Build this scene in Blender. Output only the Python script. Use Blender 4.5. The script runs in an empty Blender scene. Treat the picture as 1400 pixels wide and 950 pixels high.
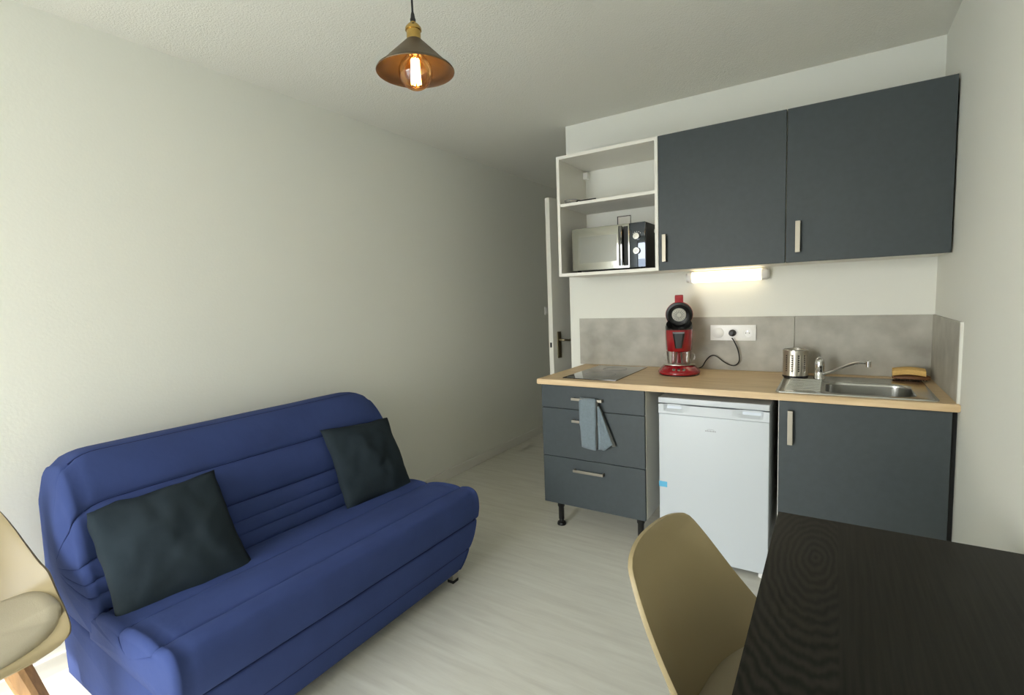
import bpy, bmesh, math, random
from mathutils import Vector, Matrix, noise

random.seed(7)
scene = bpy.context.scene
COL = scene.collection
R = math.radians

# ------------------------------------------------------------------ camera
CAM_POS = (1.4017, -3.1053, 1.3513)
YAW, PITCH, ROLL, FPX = R(32.8634), R(-5.517), R(-2.1691), 685.2353
fw = Vector((-math.sin(YAW) * math.cos(PITCH), math.cos(YAW) * math.cos(PITCH), math.sin(PITCH)))
rt = fw.cross(Vector((0, 0, 1))).normalized()
up = rt.cross(fw)
rt2 = rt * math.cos(ROLL) + up * math.sin(ROLL)
up2 = -rt * math.sin(ROLL) + up * math.cos(ROLL)
cam_d = bpy.data.cameras.new('camera')
cam = bpy.data.objects.new('camera', cam_d)
COL.objects.link(cam)
cam.matrix_world = Matrix(((rt2.x, up2.x, -fw.x, CAM_POS[0]), (rt2.y, up2.y, -fw.y, CAM_POS[1]),
                           (rt2.z, up2.z, -fw.z, CAM_POS[2]), (0, 0, 0, 1)))
cam_d.sensor_fit = 'HORIZONTAL'
cam_d.sensor_width = 36.0
cam_d.lens = FPX / 1400 * 36.0
cam_d.clip_start = 0.02
scene.camera = cam
scene.cycles.max_bounces = 10
scene.cycles.caustics_reflective = False
scene.cycles.caustics_refractive = False

# ------------------------------------------------------------------ sky, sun, exposure
SUN_EL, SUN_TRAVEL = R(40), Vector((-0.08, 0.997))      # horizontal travel direction of the sunlight
world = bpy.data.worlds.new('world')
scene.world = world
world.use_nodes = True
wn = world.node_tree
# hazy bright sky: pale at the horizon, bluer towards the zenith
w_tc = wn.nodes.new('ShaderNodeTexCoord')
w_sep = wn.nodes.new('ShaderNodeSeparateXYZ')
w_rp = wn.nodes.new('ShaderNodeValToRGB')
w_rp.color_ramp.elements[0].position = 0.0
w_rp.color_ramp.elements[0].color = (1.0, 0.985, 0.92, 1)
w_rp.color_ramp.elements[1].position = 1.0
w_rp.color_ramp.elements[1].color = (0.42, 0.60, 0.95, 1)
w_el = w_rp.color_ramp.elements.new(0.35)
w_el.color = (0.86, 0.92, 1.0, 1)
wn.links.new(w_tc.outputs['Generated'], w_sep.inputs[0])
wn.links.new(w_sep.outputs[2], w_rp.inputs[0])
wn.links.new(w_rp.outputs[0], wn.nodes['Background'].inputs[0])
wn.nodes['Background'].inputs[1].default_value = 4.0

sun_d = bpy.data.lights.new('sun', 'SUN')
sun_d.energy = 1.9
sun_d.angle = R(0.6)
sun_d.color = (1.0, 0.96, 0.89)
sun = bpy.data.objects.new('sun', sun_d)
COL.objects.link(sun)
t_ = SUN_TRAVEL.normalized() * math.cos(SUN_EL)
sun.rotation_euler = Vector((t_.x, t_.y, -math.sin(SUN_EL))).to_track_quat('-Z', 'Y').to_euler()
sun.location = (3, -6, 5)

vs = scene.view_settings
vs.view_transform = 'Standard'
vs.look = 'None'
vs.gamma = 1.0
vs.use_curve_mapping = False
vs.exposure = 1.84

# room numbers (metres)
XL, XR, YF, ZC, XE = -1.0685, 1.8057, -4.85, 2.4693, -0.1192
WIN = (-1.02, 0.60, 0.0, 2.20)        # balcony door opening in the wall behind the camera
ZT, ZWB = 0.895, 0.865                # worktop top / underside

portal_d = bpy.data.lights.new('window_portal', 'AREA')
portal_d.shape = 'RECTANGLE'
portal_d.size, portal_d.size_y = WIN[1] - WIN[0], WIN[3] - WIN[2]
portal_d.cycles.is_portal = True
portal = bpy.data.objects.new('window_portal', portal_d)
COL.objects.link(portal)
portal.location = ((WIN[0] + WIN[1]) / 2, YF - 0.05, (WIN[2] + WIN[3]) / 2)
portal.rotation_euler = (R(90), 0, 0)     # -Z -> +Y


# ------------------------------------------------------------------ materials
def lin(c):
    return tuple(((v / 255) / 12.92 if v / 255 <= 0.04045 else ((v / 255 + 0.055) / 1.055) ** 2.4) for v in c) + (1.0,)


def mat(name, rgb, rough=0.5, metal=0.0, var=0.0, scale=8.0, stretch=(1, 1, 1), bump=0.0, bscale=60.0,
        bstretch=(1, 1, 1), spec=0.5, detail=3.0, bdist=0.002, coat=0.0, sheen=0.0, rgb2=None):
    m = bpy.data.materials.new(name)
    m.use_nodes = True
    nt = m.node_tree
    b = nt.nodes['Principled BSDF']
    b.inputs['Base Color'].default_value = lin(rgb)
    b.inputs['Roughness'].default_value = rough
    b.inputs['Metallic'].default_value = metal
    b.inputs['Specular IOR Level'].default_value = spec
    b.inputs['Coat Weight'].default_value = coat
    if sheen:
        b.inputs['Sheen Weight'].default_value = sheen
    tc = nt.nodes.new('ShaderNodeTexCoord')
    if var or rgb2:
        mp = nt.nodes.new('ShaderNodeMapping')
        mp.inputs['Scale'].default_value = stretch
        nt.links.new(tc.outputs['Object'], mp.inputs[0])
        nz = nt.nodes.new('ShaderNodeTexNoise')
        nz.inputs['Scale'].default_value = scale
        nz.inputs['Detail'].default_value = detail
        nt.links.new(mp.outputs[0], nz.inputs[0])
        rp = nt.nodes.new('ShaderNodeValToRGB')
        rp.color_ramp.elements[0].position = 0.3
        rp.color_ramp.elements[1].position = 0.7
        if rgb2:
            rp.color_ramp.elements[0].color = lin(rgb2)
            rp.color_ramp.elements[1].color = lin(rgb)
        else:
            rp.color_ramp.elements[0].color = lin(tuple(max(0, c * (1 - var)) for c in rgb))
            rp.color_ramp.elements[1].color = lin(tuple(min(255, c * (1 + var * 0.5)) for c in rgb))
        nt.links.new(nz.outputs[0], rp.inputs[0])
        nt.links.new(rp.outputs[0], b.inputs['Base Color'])
    if bump:
        mp2 = nt.nodes.new('ShaderNodeMapping')
        mp2.inputs['Scale'].default_value = bstretch
        nt.links.new(tc.outputs['Object'], mp2.inputs[0])
        n2 = nt.nodes.new('ShaderNodeTexNoise')
        n2.inputs['Scale'].default_value = bscale
        n2.inputs['Detail'].default_value = 2.5
        nt.links.new(mp2.outputs[0], n2.inputs[0])
        bp = nt.nodes.new('ShaderNodeBump')
        bp.inputs['Strength'].default_value = bump
        bp.inputs['Distance'].default_value = bdist
        nt.links.new(n2.outputs[0], bp.inputs['Height'])
        nt.links.new(bp.outputs[0], b.inputs['Normal'])
    return m


def emis(name, rgb, strength, base=(255, 255, 255)):
    m = mat(name, base, 0.4)
    b = m.node_tree.nodes['Principled BSDF']
    b.inputs['Emission Color'].default_value = lin(rgb)
    b.inputs['Emission Strength'].default_value = strength
    return m


def clear_glass(name, tint=(255, 255, 255), gloss=0.12):
    m = bpy.data.materials.new(name)
    m.use_nodes = True
    nt = m.node_tree
    out = nt.nodes['Material Output']
    nt.nodes.remove(nt.nodes['Principled BSDF'])
    tr = nt.nodes.new('ShaderNodeBsdfTransparent')
    tr.inputs[0].default_value = lin(tint)
    gl = nt.nodes.new('ShaderNodeBsdfGlossy')
    gl.inputs['Roughness'].default_value = 0.03
    fr = nt.nodes.new('ShaderNodeLayerWeight')
    fr.inputs[0].default_value = 0.35
    ml = nt.nodes.new('ShaderNodeMath')
    ml.operation = 'MULTIPLY_ADD'
    ml.inputs[1].default_value = 0.6
    ml.inputs[2].default_value = gloss * 0.4
    nt.links.new(fr.outputs['Fresnel'], ml.inputs[0])
    mx = nt.nodes.new('ShaderNodeMixShader')
    nt.links.new(ml.outputs[0], mx.inputs[0])
    nt.links.new(tr.outputs[0], mx.inputs[1])
    nt.links.new(gl.outputs[0], mx.inputs[2])
    nt.links.new(mx.outputs[0], out.inputs[0])
    return m


M = {}
M['wall'] = mat('wall_paint', (238, 238, 228), 0.85, bump=0.14, bscale=90, bdist=0.003, spec=0.2)
M['ceiling'] = mat('ceiling_texture', (238, 236, 225), 0.95, bump=0.6, bscale=150, bdist=0.005, spec=0.1)
M['white_trim'] = mat('white_trim', (238, 236, 228), 0.5)
M['door_paint'] = mat('door_paint', (228, 226, 214), 0.45)
M['grey_front'] = mat('grey_melamine', (66, 73, 75), 0.48, var=0.03, scale=40, bump=0.05, bscale=400, spec=0.35)
M['grey_edge'] = mat('grey_edge', (80, 86, 92), 0.5)
M['white_melamine'] = mat('white_melamine', (236, 233, 222), 0.45)
M['handle_metal'] = mat('satin_nickel', (152, 146, 132), 0.42, 1.0)
M['steel'] = mat('brushed_nickel', (205, 200, 188), 0.32, 1.0, bump=0.05, bscale=300, bstretch=(1, 20, 20))
M['sink_steel'] = mat('sink_steel', (190, 190, 186), 0.22, 1.0, bump=0.04, bscale=120, bstretch=(1, 8, 8))
M['chrome'] = mat('chrome', (215, 215, 215), 0.08, 1.0)
M['brass'] = mat('antique_brass', (190, 158, 92), 0.24, 1.0, var=0.12, scale=30)
M['lamp_out'] = mat('lamp_shade_bronze', (98, 84, 64), 0.48, 0.5, var=0.08, scale=20)
M['lamp_in'] = mat('lamp_shade_inside', (62, 51, 38), 0.5, 0.3)
M['door_brass'] = mat('worn_brass', (178, 166, 136), 0.4, 1.0)
M['black_plastic'] = mat('black_plastic', (15, 15, 16), 0.4)
M['black_matte'] = mat('black_matte', (28, 28, 29), 0.6)
M['rubber'] = mat('black_rubber', (18, 18, 18), 0.7)
M['black_gloss'] = mat('black_gloss', (10, 10, 12), 0.04, spec=0.9, coat=1.0)
M['hob_glass'] = mat('hob_glass', (30, 30, 33), 0.07, spec=0.8, coat=0.6)
M['fridge'] = mat('fridge_white', (202, 208, 211), 0.32, spec=0.5)
M['fridge_recess'] = mat('fridge_recess', (212, 220, 230), 0.4)
M['gasket'] = mat('gasket_grey', (125, 128, 132), 0.6)
M['logo_grey'] = mat('logo_grey', (150, 153, 156), 0.4)
M['tape'] = mat('blue_tape', (92, 178, 216), 0.5)
M['red'] = mat('red_gloss_plastic', (150, 12, 26), 0.22, spec=0.6, coat=0.4)
M['red_soft'] = mat('red_satin_plastic', (168, 36, 44), 0.4)
M['silver_disc'] = mat('silver_disc', (205, 202, 190), 0.35, 0.3)
M['dark_line'] = mat('dark_line', (70, 68, 62), 0.6)
M['white_plastic'] = mat('white_plastic', (242, 241, 236), 0.3)
M['tape_dark'] = mat('dark_gap', (35, 36, 36), 0.8)
M['sponge'] = mat('yellow_sponge', (236, 194, 118), 0.95, var=0.04, scale=120, bump=0.3, bscale=250)
M['brush_wood'] = mat('brush_wood', (126, 84, 48), 0.6, var=0.15, scale=20, stretch=(1, 8, 8))
M['bristle'] = mat('bristle', (60, 48, 36), 0.9)
M['towel'] = mat('grey_towel', (118, 131, 138), 0.95, var=0.05, scale=90, bump=0.35, bscale=600, sheen=0.3)
M['towel_hem'] = mat('towel_hem', (104, 106, 102), 0.9)
M['cushion'] = mat('slate_cushion', (42, 51, 57), 0.85, var=0.08, scale=6, bump=0.3, bscale=14, bdist=0.01, spec=0.1)
M['sofa'] = mat('blue_sofa_fabric', (57, 71, 118), 0.85, var=0.05, scale=5, bump=0.3, bscale=22, bdist=0.006, spec=0.15)
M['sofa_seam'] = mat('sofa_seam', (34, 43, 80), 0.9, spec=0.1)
M['chair'] = mat('taupe_shell', (160, 144, 108), 0.4, spec=0.4)
M['chair_pad'] = mat('taupe_leatherette', (170, 160, 136), 0.5, bump=0.2, bscale=300)
M['beech'] = mat('beech_wood', (196, 152, 104), 0.5, var=0.12, scale=10, stretch=(8, 8, 1))
M['mirror'] = mat('mirror_door', (152, 151, 144), 0.12, 1.0)
M['dark_mirror'] = mat('dark_mirror_panel', (72, 76, 82), 0.04, 1.0)
M['mirror_win'] = mat('mirror_window', (132, 132, 129), 0.16, 1.0)
M['glass'] = clear_glass('clear_glass')
M['bulb_glass'] = clear_glass('amber_glass', (255, 226, 178), 0.10)
M['filament'] = emis('filament_glow', (255, 205, 130), 14.0)
M['tube_light'] = emis('strip_light_diffuser', (255, 236, 198), 0.8, (250, 245, 235))
M['terrace'] = mat('terrace_concrete', (205, 198, 184), 0.9, var=0.05, scale=3)


def wood_worktop():
    m = mat('oak_worktop', (228, 202, 160), 0.45, rgb2=(204, 174, 130), scale=3.2, stretch=(1.2, 14, 14), detail=8,
            bump=0.06, bscale=40, bstretch=(1, 14, 14))
    return m


M['oak'] = wood_worktop()
M['concrete'] = mat('concrete_tile', (192, 189, 177), 0.5, rgb2=(156, 152, 140), scale=7, detail=10, bump=0.04, bscale=30)
M['concrete_edge'] = mat('tile_edge', (228, 228, 218), 0.7)


def floor_mat():
    m = mat('vinyl_floor', (206, 203, 192), 0.42, spec=0.4)
    nt = m.node_tree
    b = nt.nodes['Principled BSDF']
    tc = nt.nodes.new('ShaderNodeTexCoord')
    mp = nt.nodes.new('ShaderNodeMapping')
    mp.inputs['Rotation'].default_value = (0, 0, R(4))
    mp.inputs['Scale'].default_value = (1.1, 11.0, 1)
    nt.links.new(tc.outputs['Object'], mp.inputs[0])
    n1 = nt.nodes.new('ShaderNodeTexNoise')
    n1.inputs['Scale'].default_value = 2.6
    n1.inputs['Detail'].default_value = 9
    n1.inputs['Roughness'].default_value = 0.62
    n1.inputs['Distortion'].default_value = 0.4
    nt.links.new(mp.outputs[0], n1.inputs[0])
    rp = nt.nodes.new('ShaderNodeValToRGB')
    rp.color_ramp.elements[0].position = 0.28
    rp.color_ramp.elements[0].color = lin((208, 204, 191))
    rp.color_ramp.elements[1].position = 0.74
    rp.color_ramp.elements[1].color = lin((228, 226, 214))
    e = rp.color_ramp.elements.new(0.5)
    e.color = lin((219, 216, 203))
    nt.links.new(n1.outputs[0], rp.inputs[0])
    nt.links.new(rp.outputs[0], b.inputs['Base Color'])
    bp = nt.nodes.new('ShaderNodeBump')
    bp.inputs['Strength'].default_value = 0.08
    bp.inputs['Distance'].default_value = 0.002
    nt.links.new(n1.outputs[0], bp.inputs['Height'])
    nt.links.new(bp.outputs[0], b.inputs['Normal'])
    return m


M['floor'] = floor_mat()


def table_mat():
    """black-brown stained ash: fine straight grain along y, one cathedral of oval rings near the left far corner"""
    m = mat('black_brown_ash', (30, 29, 25), 0.5, spec=0.14)
    nt = m.node_tree
    b = nt.nodes['Principled BSDF']
    tc = nt.nodes.new('ShaderNodeTexCoord')
    # oval rings
    mp = nt.nodes.new('ShaderNodeMapping')
    mp.inputs['Location'].default_value = (0.165, -0.12, 0)
    mp.inputs['Scale'].default_value = (1.0, 0.33, 0.0)
    mp.vector_type = 'POINT'
    nt.links.new(tc.outputs['Object'], mp.inputs[0])
    wv = nt.nodes.new('ShaderNodeTexWave')
    wv.wave_type = 'RINGS'
    wv.rings_direction = 'Z'
    wv.inputs['Scale'].default_value = 26
    wv.inputs['Distortion'].default_value = 4.0
    wv.inputs['Detail'].default_value = 3
    wv.inputs['Detail Scale'].default_value = 1.6
    nt.links.new(mp.outputs[0], wv.inputs[0])
    # straight fine grain
    mp2 = nt.nodes.new('ShaderNodeMapping')
    mp2.inputs['Scale'].default_value = (90, 3.0, 90)
    nt.links.new(tc.outputs['Object'], mp2.inputs[0])
    nz = nt.nodes.new('ShaderNodeTexNoise')
    nz.inputs['Scale'].default_value = 1.5
    nz.inputs['Detail'].default_value = 5
    nt.links.new(mp2.outputs[0], nz.inputs[0])
    # the ring figure belongs to the first veneer leaf only
    sx = nt.nodes.new('ShaderNodeSeparateXYZ')
    nt.links.new(tc.outputs['Object'], sx.inputs[0])
    mr = nt.nodes.new('ShaderNodeMapRange')
    mr.inputs['From Min'].default_value = -0.125
    mr.inputs['From Max'].default_value = -0.12
    mr.inputs['To Min'].default_value = 0.5
    mr.inputs['To Max'].default_value = 0.0
    nt.links.new(sx.outputs[0], mr.inputs[0])
    mx = nt.nodes.new('ShaderNodeMix')
    nt.links.new(mr.outputs[0], mx.inputs[0])
    nt.links.new(nz.outputs[0], mx.inputs[2])
    nt.links.new(wv.outputs[1], mx.inputs[3])
    rp = nt.nodes.new('ShaderNodeValToRGB')
    rp.color_ramp.elements[0].position = 0.2
    rp.color_ramp.elements[0].color = lin((17, 17, 14))
    rp.color_ramp.elements[1].position = 0.8
    rp.color_ramp.elements[1].color = lin((41, 39, 34))
    nt.links.new(mx.outputs[0], rp.inputs[0])
    nt.links.new(rp.outputs[0], b.inputs['Base Color'])
    bp = nt.nodes.new('ShaderNodeBump')
    bp.inputs['Strength'].default_value = 0.25
    bp.inputs['Distance'].default_value = 0.001
    nt.links.new(mx.outputs[0], bp.inputs['Height'])
    nt.links.new(bp.outputs[0], b.inputs['Normal'])
    return m


M['table'] = table_mat()


# ------------------------------------------------------------------ mesh helpers
def link(name, bm, m, parent=None, smooth=False, loc=None):
    me = bpy.data.meshes.new(name)
    bmesh.ops.recalc_face_normals(bm, faces=bm.faces)
    bm.to_mesh(me)
    bm.free()
    if isinstance(m, (list, tuple)):
        for k in m:
            me.materials.append(k)
    else:
        me.materials.append(m)
    if smooth:
        for p in me.polygons:
            p.use_smooth = True
        if smooth != 'all':
            try:
                me.set_sharp_from_angle(angle=R(smooth if isinstance(smooth, (int, float)) and smooth > 1 else 40))
            except Exception:
                pass
    o = bpy.data.objects.new(name, me)
    COL.objects.link(o)
    if parent is not None:
        o.parent = parent
    if loc is not None:
        o.location = loc
    return o


def tag(o, label, cat, group=None):
    o['label'] = label
    o['category'] = cat
    if group:
        o['group'] = group
    return o


def struct(o):
    o['kind'] = 'structure'
    return o


def thing(name, label, cat, loc=(0, 0, 0), rz=0.0, group=None):
    o = bpy.data.objects.new(name, None)
    o.empty_display_size = 0.05
    COL.objects.link(o)
    o.location = loc
    o.rotation_euler = (0, 0, rz)
    return tag(o, label, cat, group)


def box(bm, x0, x1, y0, y1, z0, z1, bev=0.0, seg=2, mi=0):
    vs_ = [bm.verts.new((x, y, z)) for z in (z0, z1) for y in (y0, y1) for x in (x0, x1)]
    fs = []
    for q in ((0, 2, 3, 1), (4, 5, 7, 6), (0, 1, 5, 4), (2, 6, 7, 3), (0, 4, 6, 2), (1, 3, 7, 5)):
        f = bm.faces.new([vs_[i] for i in q])
        f.material_index = mi
        fs.append(f)
    if bev:
        es = list({e for f in fs for e in f.edges})
        bmesh.ops.bevel(bm, geom=es, offset=bev, segments=seg, profile=0.7, affect='EDGES')
    return bm


def bxo(name, dims, m, parent=None, bev=0.0, seg=2, smooth=None):
    """one box as an object"""
    bm = bmesh.new()
    box(bm, *dims, bev=bev, seg=seg)
    return link(name, bm, m, parent, smooth=(smooth if smooth is not None else (30 if bev else False)))


def lathe(bm, prof, n=32, c=(0, 0, 0), sx=1.0, sy=1.0, closed=False, mi=0):
    rings = []
    for (r_, z) in prof:
        if r_ < 1e-6:
            rings.append([bm.verts.new((c[0], c[1], c[2] + z))])
        else:
            rings.append([bm.verts.new((c[0] + sx * r_ * math.cos(2 * math.pi * k / n), c[1] + sy * r_ * math.sin(2 * math.pi * k / n), c[2] + z)) for k in range(n)])
    pairs = list(zip(rings, rings[1:]))
    if closed:
        pairs.append((rings[-1], rings[0]))
    for a, b in pairs:
        for k in range(n):
            k2 = (k + 1) % n
            if len(a) == 1 and len(b) == 1:
                continue
            if len(a) == 1:
                f = bm.faces.new((a[0], b[k], b[k2]))
            elif len(b) == 1:
                f = bm.faces.new((a[k], b[0], a[k2]))
            else:
                f = bm.faces.new((a[k], b[k], b[k2], a[k2]))
            f.material_index = mi
    return bm


def tube(bm, pts, r_, n=10, cap=True):
    pts = [Vector(p) for p in pts]
    rad = r_ if isinstance(r_, (list, tuple)) else [r_] * len(pts)
    rings = []
    t0 = (pts[1] - pts[0]).normalized()
    nrm = t0.orthogonal().normalized()
    for i, p in enumerate(pts):
        t = (pts[min(i + 1, len(pts) - 1)] - pts[max(i - 1, 0)]).normalized()
        nrm = (nrm - t * nrm.dot(t)).normalized()
        bn = t.cross(nrm)
        rings.append([bm.verts.new(p + (nrm * math.cos(2 * math.pi * k / n) + bn * math.sin(2 * math.pi * k / n)) * rad[i]) for k in range(n)])
    for a, b in zip(rings, rings[1:]):
        for k in range(n):
            bm.faces.new((a[k], a[(k + 1) % n], b[(k + 1) % n], b[k]))
    if cap:
        bm.faces.new(rings[0][::-1])
        bm.faces.new(rings[-1])
    return bm


def spline(pts, n=8):
    pts = [Vector(p) for p in pts]
    out = []
    P = [pts[0] * 2 - pts[1]] + pts + [pts[-1] * 2 - pts[-2]]
    for i in range(1, len(P) - 2):
        for k in range(n):
            t = k / n
            a, b, c, d = P[i - 1], P[i], P[i + 1], P[i + 2]
            out.append(0.5 * ((2 * b) + (c - a) * t + (2 * a - 5 * b + 4 * c - d) * t * t + (3 * b - a - 3 * c + d) * t ** 3))
    out.append(pts[-1])
    return out


def loft(bm, rings, closed=True, caps=True):
    vr = [[bm.verts.new(p) for p in ring] for ring in rings]
    n = len(vr[0])
    for a, b in zip(vr, vr[1:]):
        for k in range(n if closed else n - 1):
            bm.faces.new((a[k], a[(k + 1) % n], b[(k + 1) % n], b[k]))
    if caps and closed:
        for ring in (vr[0], vr[-1]):
            c = bm.verts.new(sum((v.co for v in ring), Vector()) / n)
            for k in range(n):
                bm.faces.new((ring[k], ring[(k + 1) % n], c))
    return bm


def handle_bar(name, parent, m, x, y, z, length, vertical, proj=0.028, w=0.014, t=0.007):
    """flat bar handle with two short posts; (x,y,z) = centre on the front face, facing -y"""
    bm = bmesh.new()
    h = length / 2
    if vertical:
        box(bm, x - w / 2, x + w / 2, y - proj, y - proj + t, z - h, z + h, bev=0.0015)
        for s in (-1, 1):
            box(bm, x - w / 2, x + w / 2, y - proj + t, y, z + s * (h - 0.004) - 0.004, z + s * (h - 0.004) + 0.004)
    else:
        box(bm, x - h, x + h, y - proj, y - proj + t, z - w / 2, z + w / 2, bev=0.0015)
        for s in (-1, 1):
            box(bm, x + s * (h - 0.004) - 0.004, x + s * (h - 0.004) + 0.004, y - proj + t, y, z - w / 2, z + w / 2)
    return link(name, bm, m, parent)


# ------------------------------------------------------------------ setting
YH = 2.4      # end of the hallway
struct(bxo('floor', (XL - 0.1, 3.0, YF - 0.12, YH + 0.1, -0.08, 0.0), M['floor']))
struct(bxo('ceiling', (XL - 0.1, 3.0, YF - 0.12, YH + 0.1, ZC, ZC + 0.12), M['ceiling']))
struct(bxo('wall_left', (XL - 0.1, XL, YF - 0.12, YH + 0.1, 0, ZC), M['wall']))
wall_right = struct(bxo('wall_right', (XR, XR + 0.1, YF - 0.12, 0.07, 0, ZC), M['wall']))
wall_back = struct(bxo('wall_back', (XE, XR, 0.0, 0.07, 0, ZC), M['wall']))
struct(bxo('wall_hallway_end', (XL, 3.0, YH, YH + 0.1, 0, ZC), M['wall']))
# bathroom side of the hallway with its door opening (y 0.07..0.83)
bm = bmesh.new()
box(bm, XE, XE + 0.07, 0.83, YH, 0, ZC)
box(bm, XE, XE + 0.07, 0.07, 0.83, 2.06, ZC)
struct(link('wall_hallway_side', bm, M['wall']))
struct(bxo('wall_bathroom', (1.5, 1.6, 0.07, YH, 0, ZC), M['wall']))
# wall with the balcony door, behind the camera
bm = bmesh.new()
box(bm, XL, WIN[0], YF - 0.12, YF, 0, ZC)
box(bm, WIN[1], XR, YF - 0.12, YF, 0, ZC)
box(bm, WIN[0], WIN[1], YF - 0.12, YF, WIN[3], ZC)
struct(link('wall_front', bm, M['wall']))
bm = bmesh.new()
for (a, b, c, d) in ((WIN[0], WIN[0] + 0.05, 0, WIN[3]), (WIN[1] - 0.05, WIN[1], 0, WIN[3]), (WIN[0], WIN[1], WIN[3] - 0.05, WIN[3])):
    box(bm, a, b, YF - 0.10, YF - 0.04, c, d)
struct(link('window_1', bm, M['white_trim']))
struct(bxo('ground', (-30, 30, -40, YF - 0.12, -0.12, -0.03), M['terrace']))
# unseen wall added outside to block oblique sky light from the left wall
struct(bxo('wall_sky_blocker', (0.70, 0.82, YF - 1.60, YF - 0.12, -0.03, 2.55), M['terrace']))
# baseboards
bm = bmesh.new()
box(bm, XL, XL + 0.010, YF, YH, 0, 0.062)
box(bm, XL, XL + 0.013, YF, YH, 0.062, 0.070)
struct(link('baseboard_left', bm, M['white_trim']))
struct(bxo('baseboard_right', (XR - 0.010, XR, YF, -0.64, 0, 0.065), M['white_trim']))
# large concrete-look tiles of the splashback
ZTILE = 1.2027
for (a, b) in ((-0.0487, 1.2205), (1.2225, XR)):
    bxo('tile', (a, b, -0.009, 0.0, ZT, ZTILE), M['concrete'], wall_back, bev=0.0012, seg=1)
bxo('tile', (XR - 0.009, XR, -0.626, -0.009, ZT, ZTILE), M['concrete'], wall_right, bev=0.0012, seg=1)
struct(bxo('trim_1', (XR - 0.009, XR, -0.640, -0.6262, ZT, ZTILE), M['concrete_edge']))

# bathroom door standing ajar in the hallway
hinge = Vector((XE - 0.012, 0.82, 0))
edge = Vector((-0.305, 0.055, 0))
d_ = (edge - hinge)
L_ = d_.length
door = bpy.data.objects.new('door_1', None)
COL.objects.link(door)
struct(door)
door.location = hinge
door.rotation_euler = (0, 0, math.atan2(d_.y, d_.x))     # local +x runs from hinge to free edge, local +y faces the kitchen
bxo('leaf', (0.0, L_, -0.02, 0.02, 0.008, 2.045), M['door_paint'], door, bev=0.002, seg=1)
for s in (-1, 1):
    hp = bxo('handle_plate', (L_ - 0.085, L_ - 0.045, s * 0.02 if s > 0 else -0.026, 0.026 if s > 0 else -0.02, 0.915, 1.105), M['door_brass'], door, bev=0.002)
    bm = bmesh.new()
    tube(bm, [(L_ - 0.065, s * 0.024, 1.045), (L_ - 0.065, s * 0.062, 1.045), (L_ - 0.075, s * 0.070, 1.045), (L_ - 0.12, s * 0.068, 1.040), (L_ - 0.19, s * 0.064, 1.048)], 0.008, 10)
    link('lever', bm, M['door_brass'], hp, smooth='all')
bxo('latch', (L_ - 0.001, L_ + 0.002, -0.008, 0.008, 0.995, 1.03), M['black_matte'], door)
# its frame
bm = bmesh.new()
box(bm, XE - 0.012, XE + 0.08, 0.825, 0.875, 0, 2.06)
struct(link('trim_2', bm, M['white_trim']))

# light switch on the left wall, far down the hallway
sw = thing('light_switch', 'small white light switch on the long wall near the ajar door', 'switch', (XL, 1.39, 1.22))
bxo('plate', (0, 0.009, -0.04, 0.04, -0.04, 0.04), M['white_plastic'], sw, bev=0.002)
bxo('rocker', (0.009, 0.013, -0.024, 0.024, -0.026, 0.026), M['white_plastic'], sw, bev=0.002)

# ------------------------------------------------------------------ worktop
YB = -0.645           # plane of the base fronts
BAS = (1.375, 1.690, -0.575, -0.275)     # basin opening
bm = bmesh.new()
ox0, ox1, oy0, oy1 = -0.018, XR - 0.0005, YB - 0.015, -0.0005
hx0, hx1, hy0, hy1 = BAS[0] - 0.005, BAS[1] + 0.005, BAS[2] - 0.005, BAS[3] + 0.005
for z in (ZT, ZWB):
    pass
O = [[bm.verts.new((x, y, z)) for (x, y) in ((ox0, oy0), (ox1, oy0), (ox1, oy1), (ox0, oy1))] for z in (ZWB, ZT)]
H = [[bm.verts.new((x, y, z)) for (x, y) in ((hx0, hy0), (hx1, hy0), (hx1, hy1), (hx0, hy1))] for z in (ZWB, ZT)]
oe = []
for k in range(4):
    k2 = (k + 1) % 4
    bm.faces.new((O[1][k], O[1][k2], H[1][k2], H[1][k]))
    bm.faces.new((O[0][k], H[0][k], H[0][k2], O[0][k2]))
    bm.faces.new((O[0][k], O[0][k2], O[1][k2], O[1][k]))
    bm.faces.new((H[0][k], H[1][k], H[1][k2], H[0][k2]))
bm.edges.ensure_lookup_table()
es = [e for e in bm.edges if (e.verts[0] in O[1] and e.verts[1] in O[1]) or (e.verts[0] in O[0] and e.verts[1] in O[0])]
bmesh.ops.bevel(bm, geom=es, offset=0.003, segments=2, affect='EDGES')
tag(link('worktop', bm, M['oak'], smooth=30), 'long light oak worktop running along the kitchenette', 'worktop')


# ------------------------------------------------------------------ base units
def cabinet_foot(parent, x, y, h):
    bm = bmesh.new()
    lathe(bm, [(0, 0), (0.026, 0), (0.027, 0.006), (0.024, 0.016), (0.015, 0.020), (0.014, 0.032), (0.017, 0.036), (0.017, h * 0.62),
               (0.021, h * 0.66), (0.021, h), (0, h)], 20, (x, y, 0))
    return link('foot', bm, M['black_plastic'], parent, smooth=35)


ZDB = 0.175
dc = thing('drawer_cabinet', 'dark grey cabinet with three drawers standing on black feet', 'cabinet', (0.3, -0.33, 0))


def P_(o, dims, **k):      # absolute dims -> local to parent at o.location
    x0, x1, y0, y1, z0, z1 = dims
    l = o.location
    return (x0 - l.x, x1 - l.x, y0 - l.y, y1 - l.y, z0 - l.z, z1 - l.z)


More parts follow.
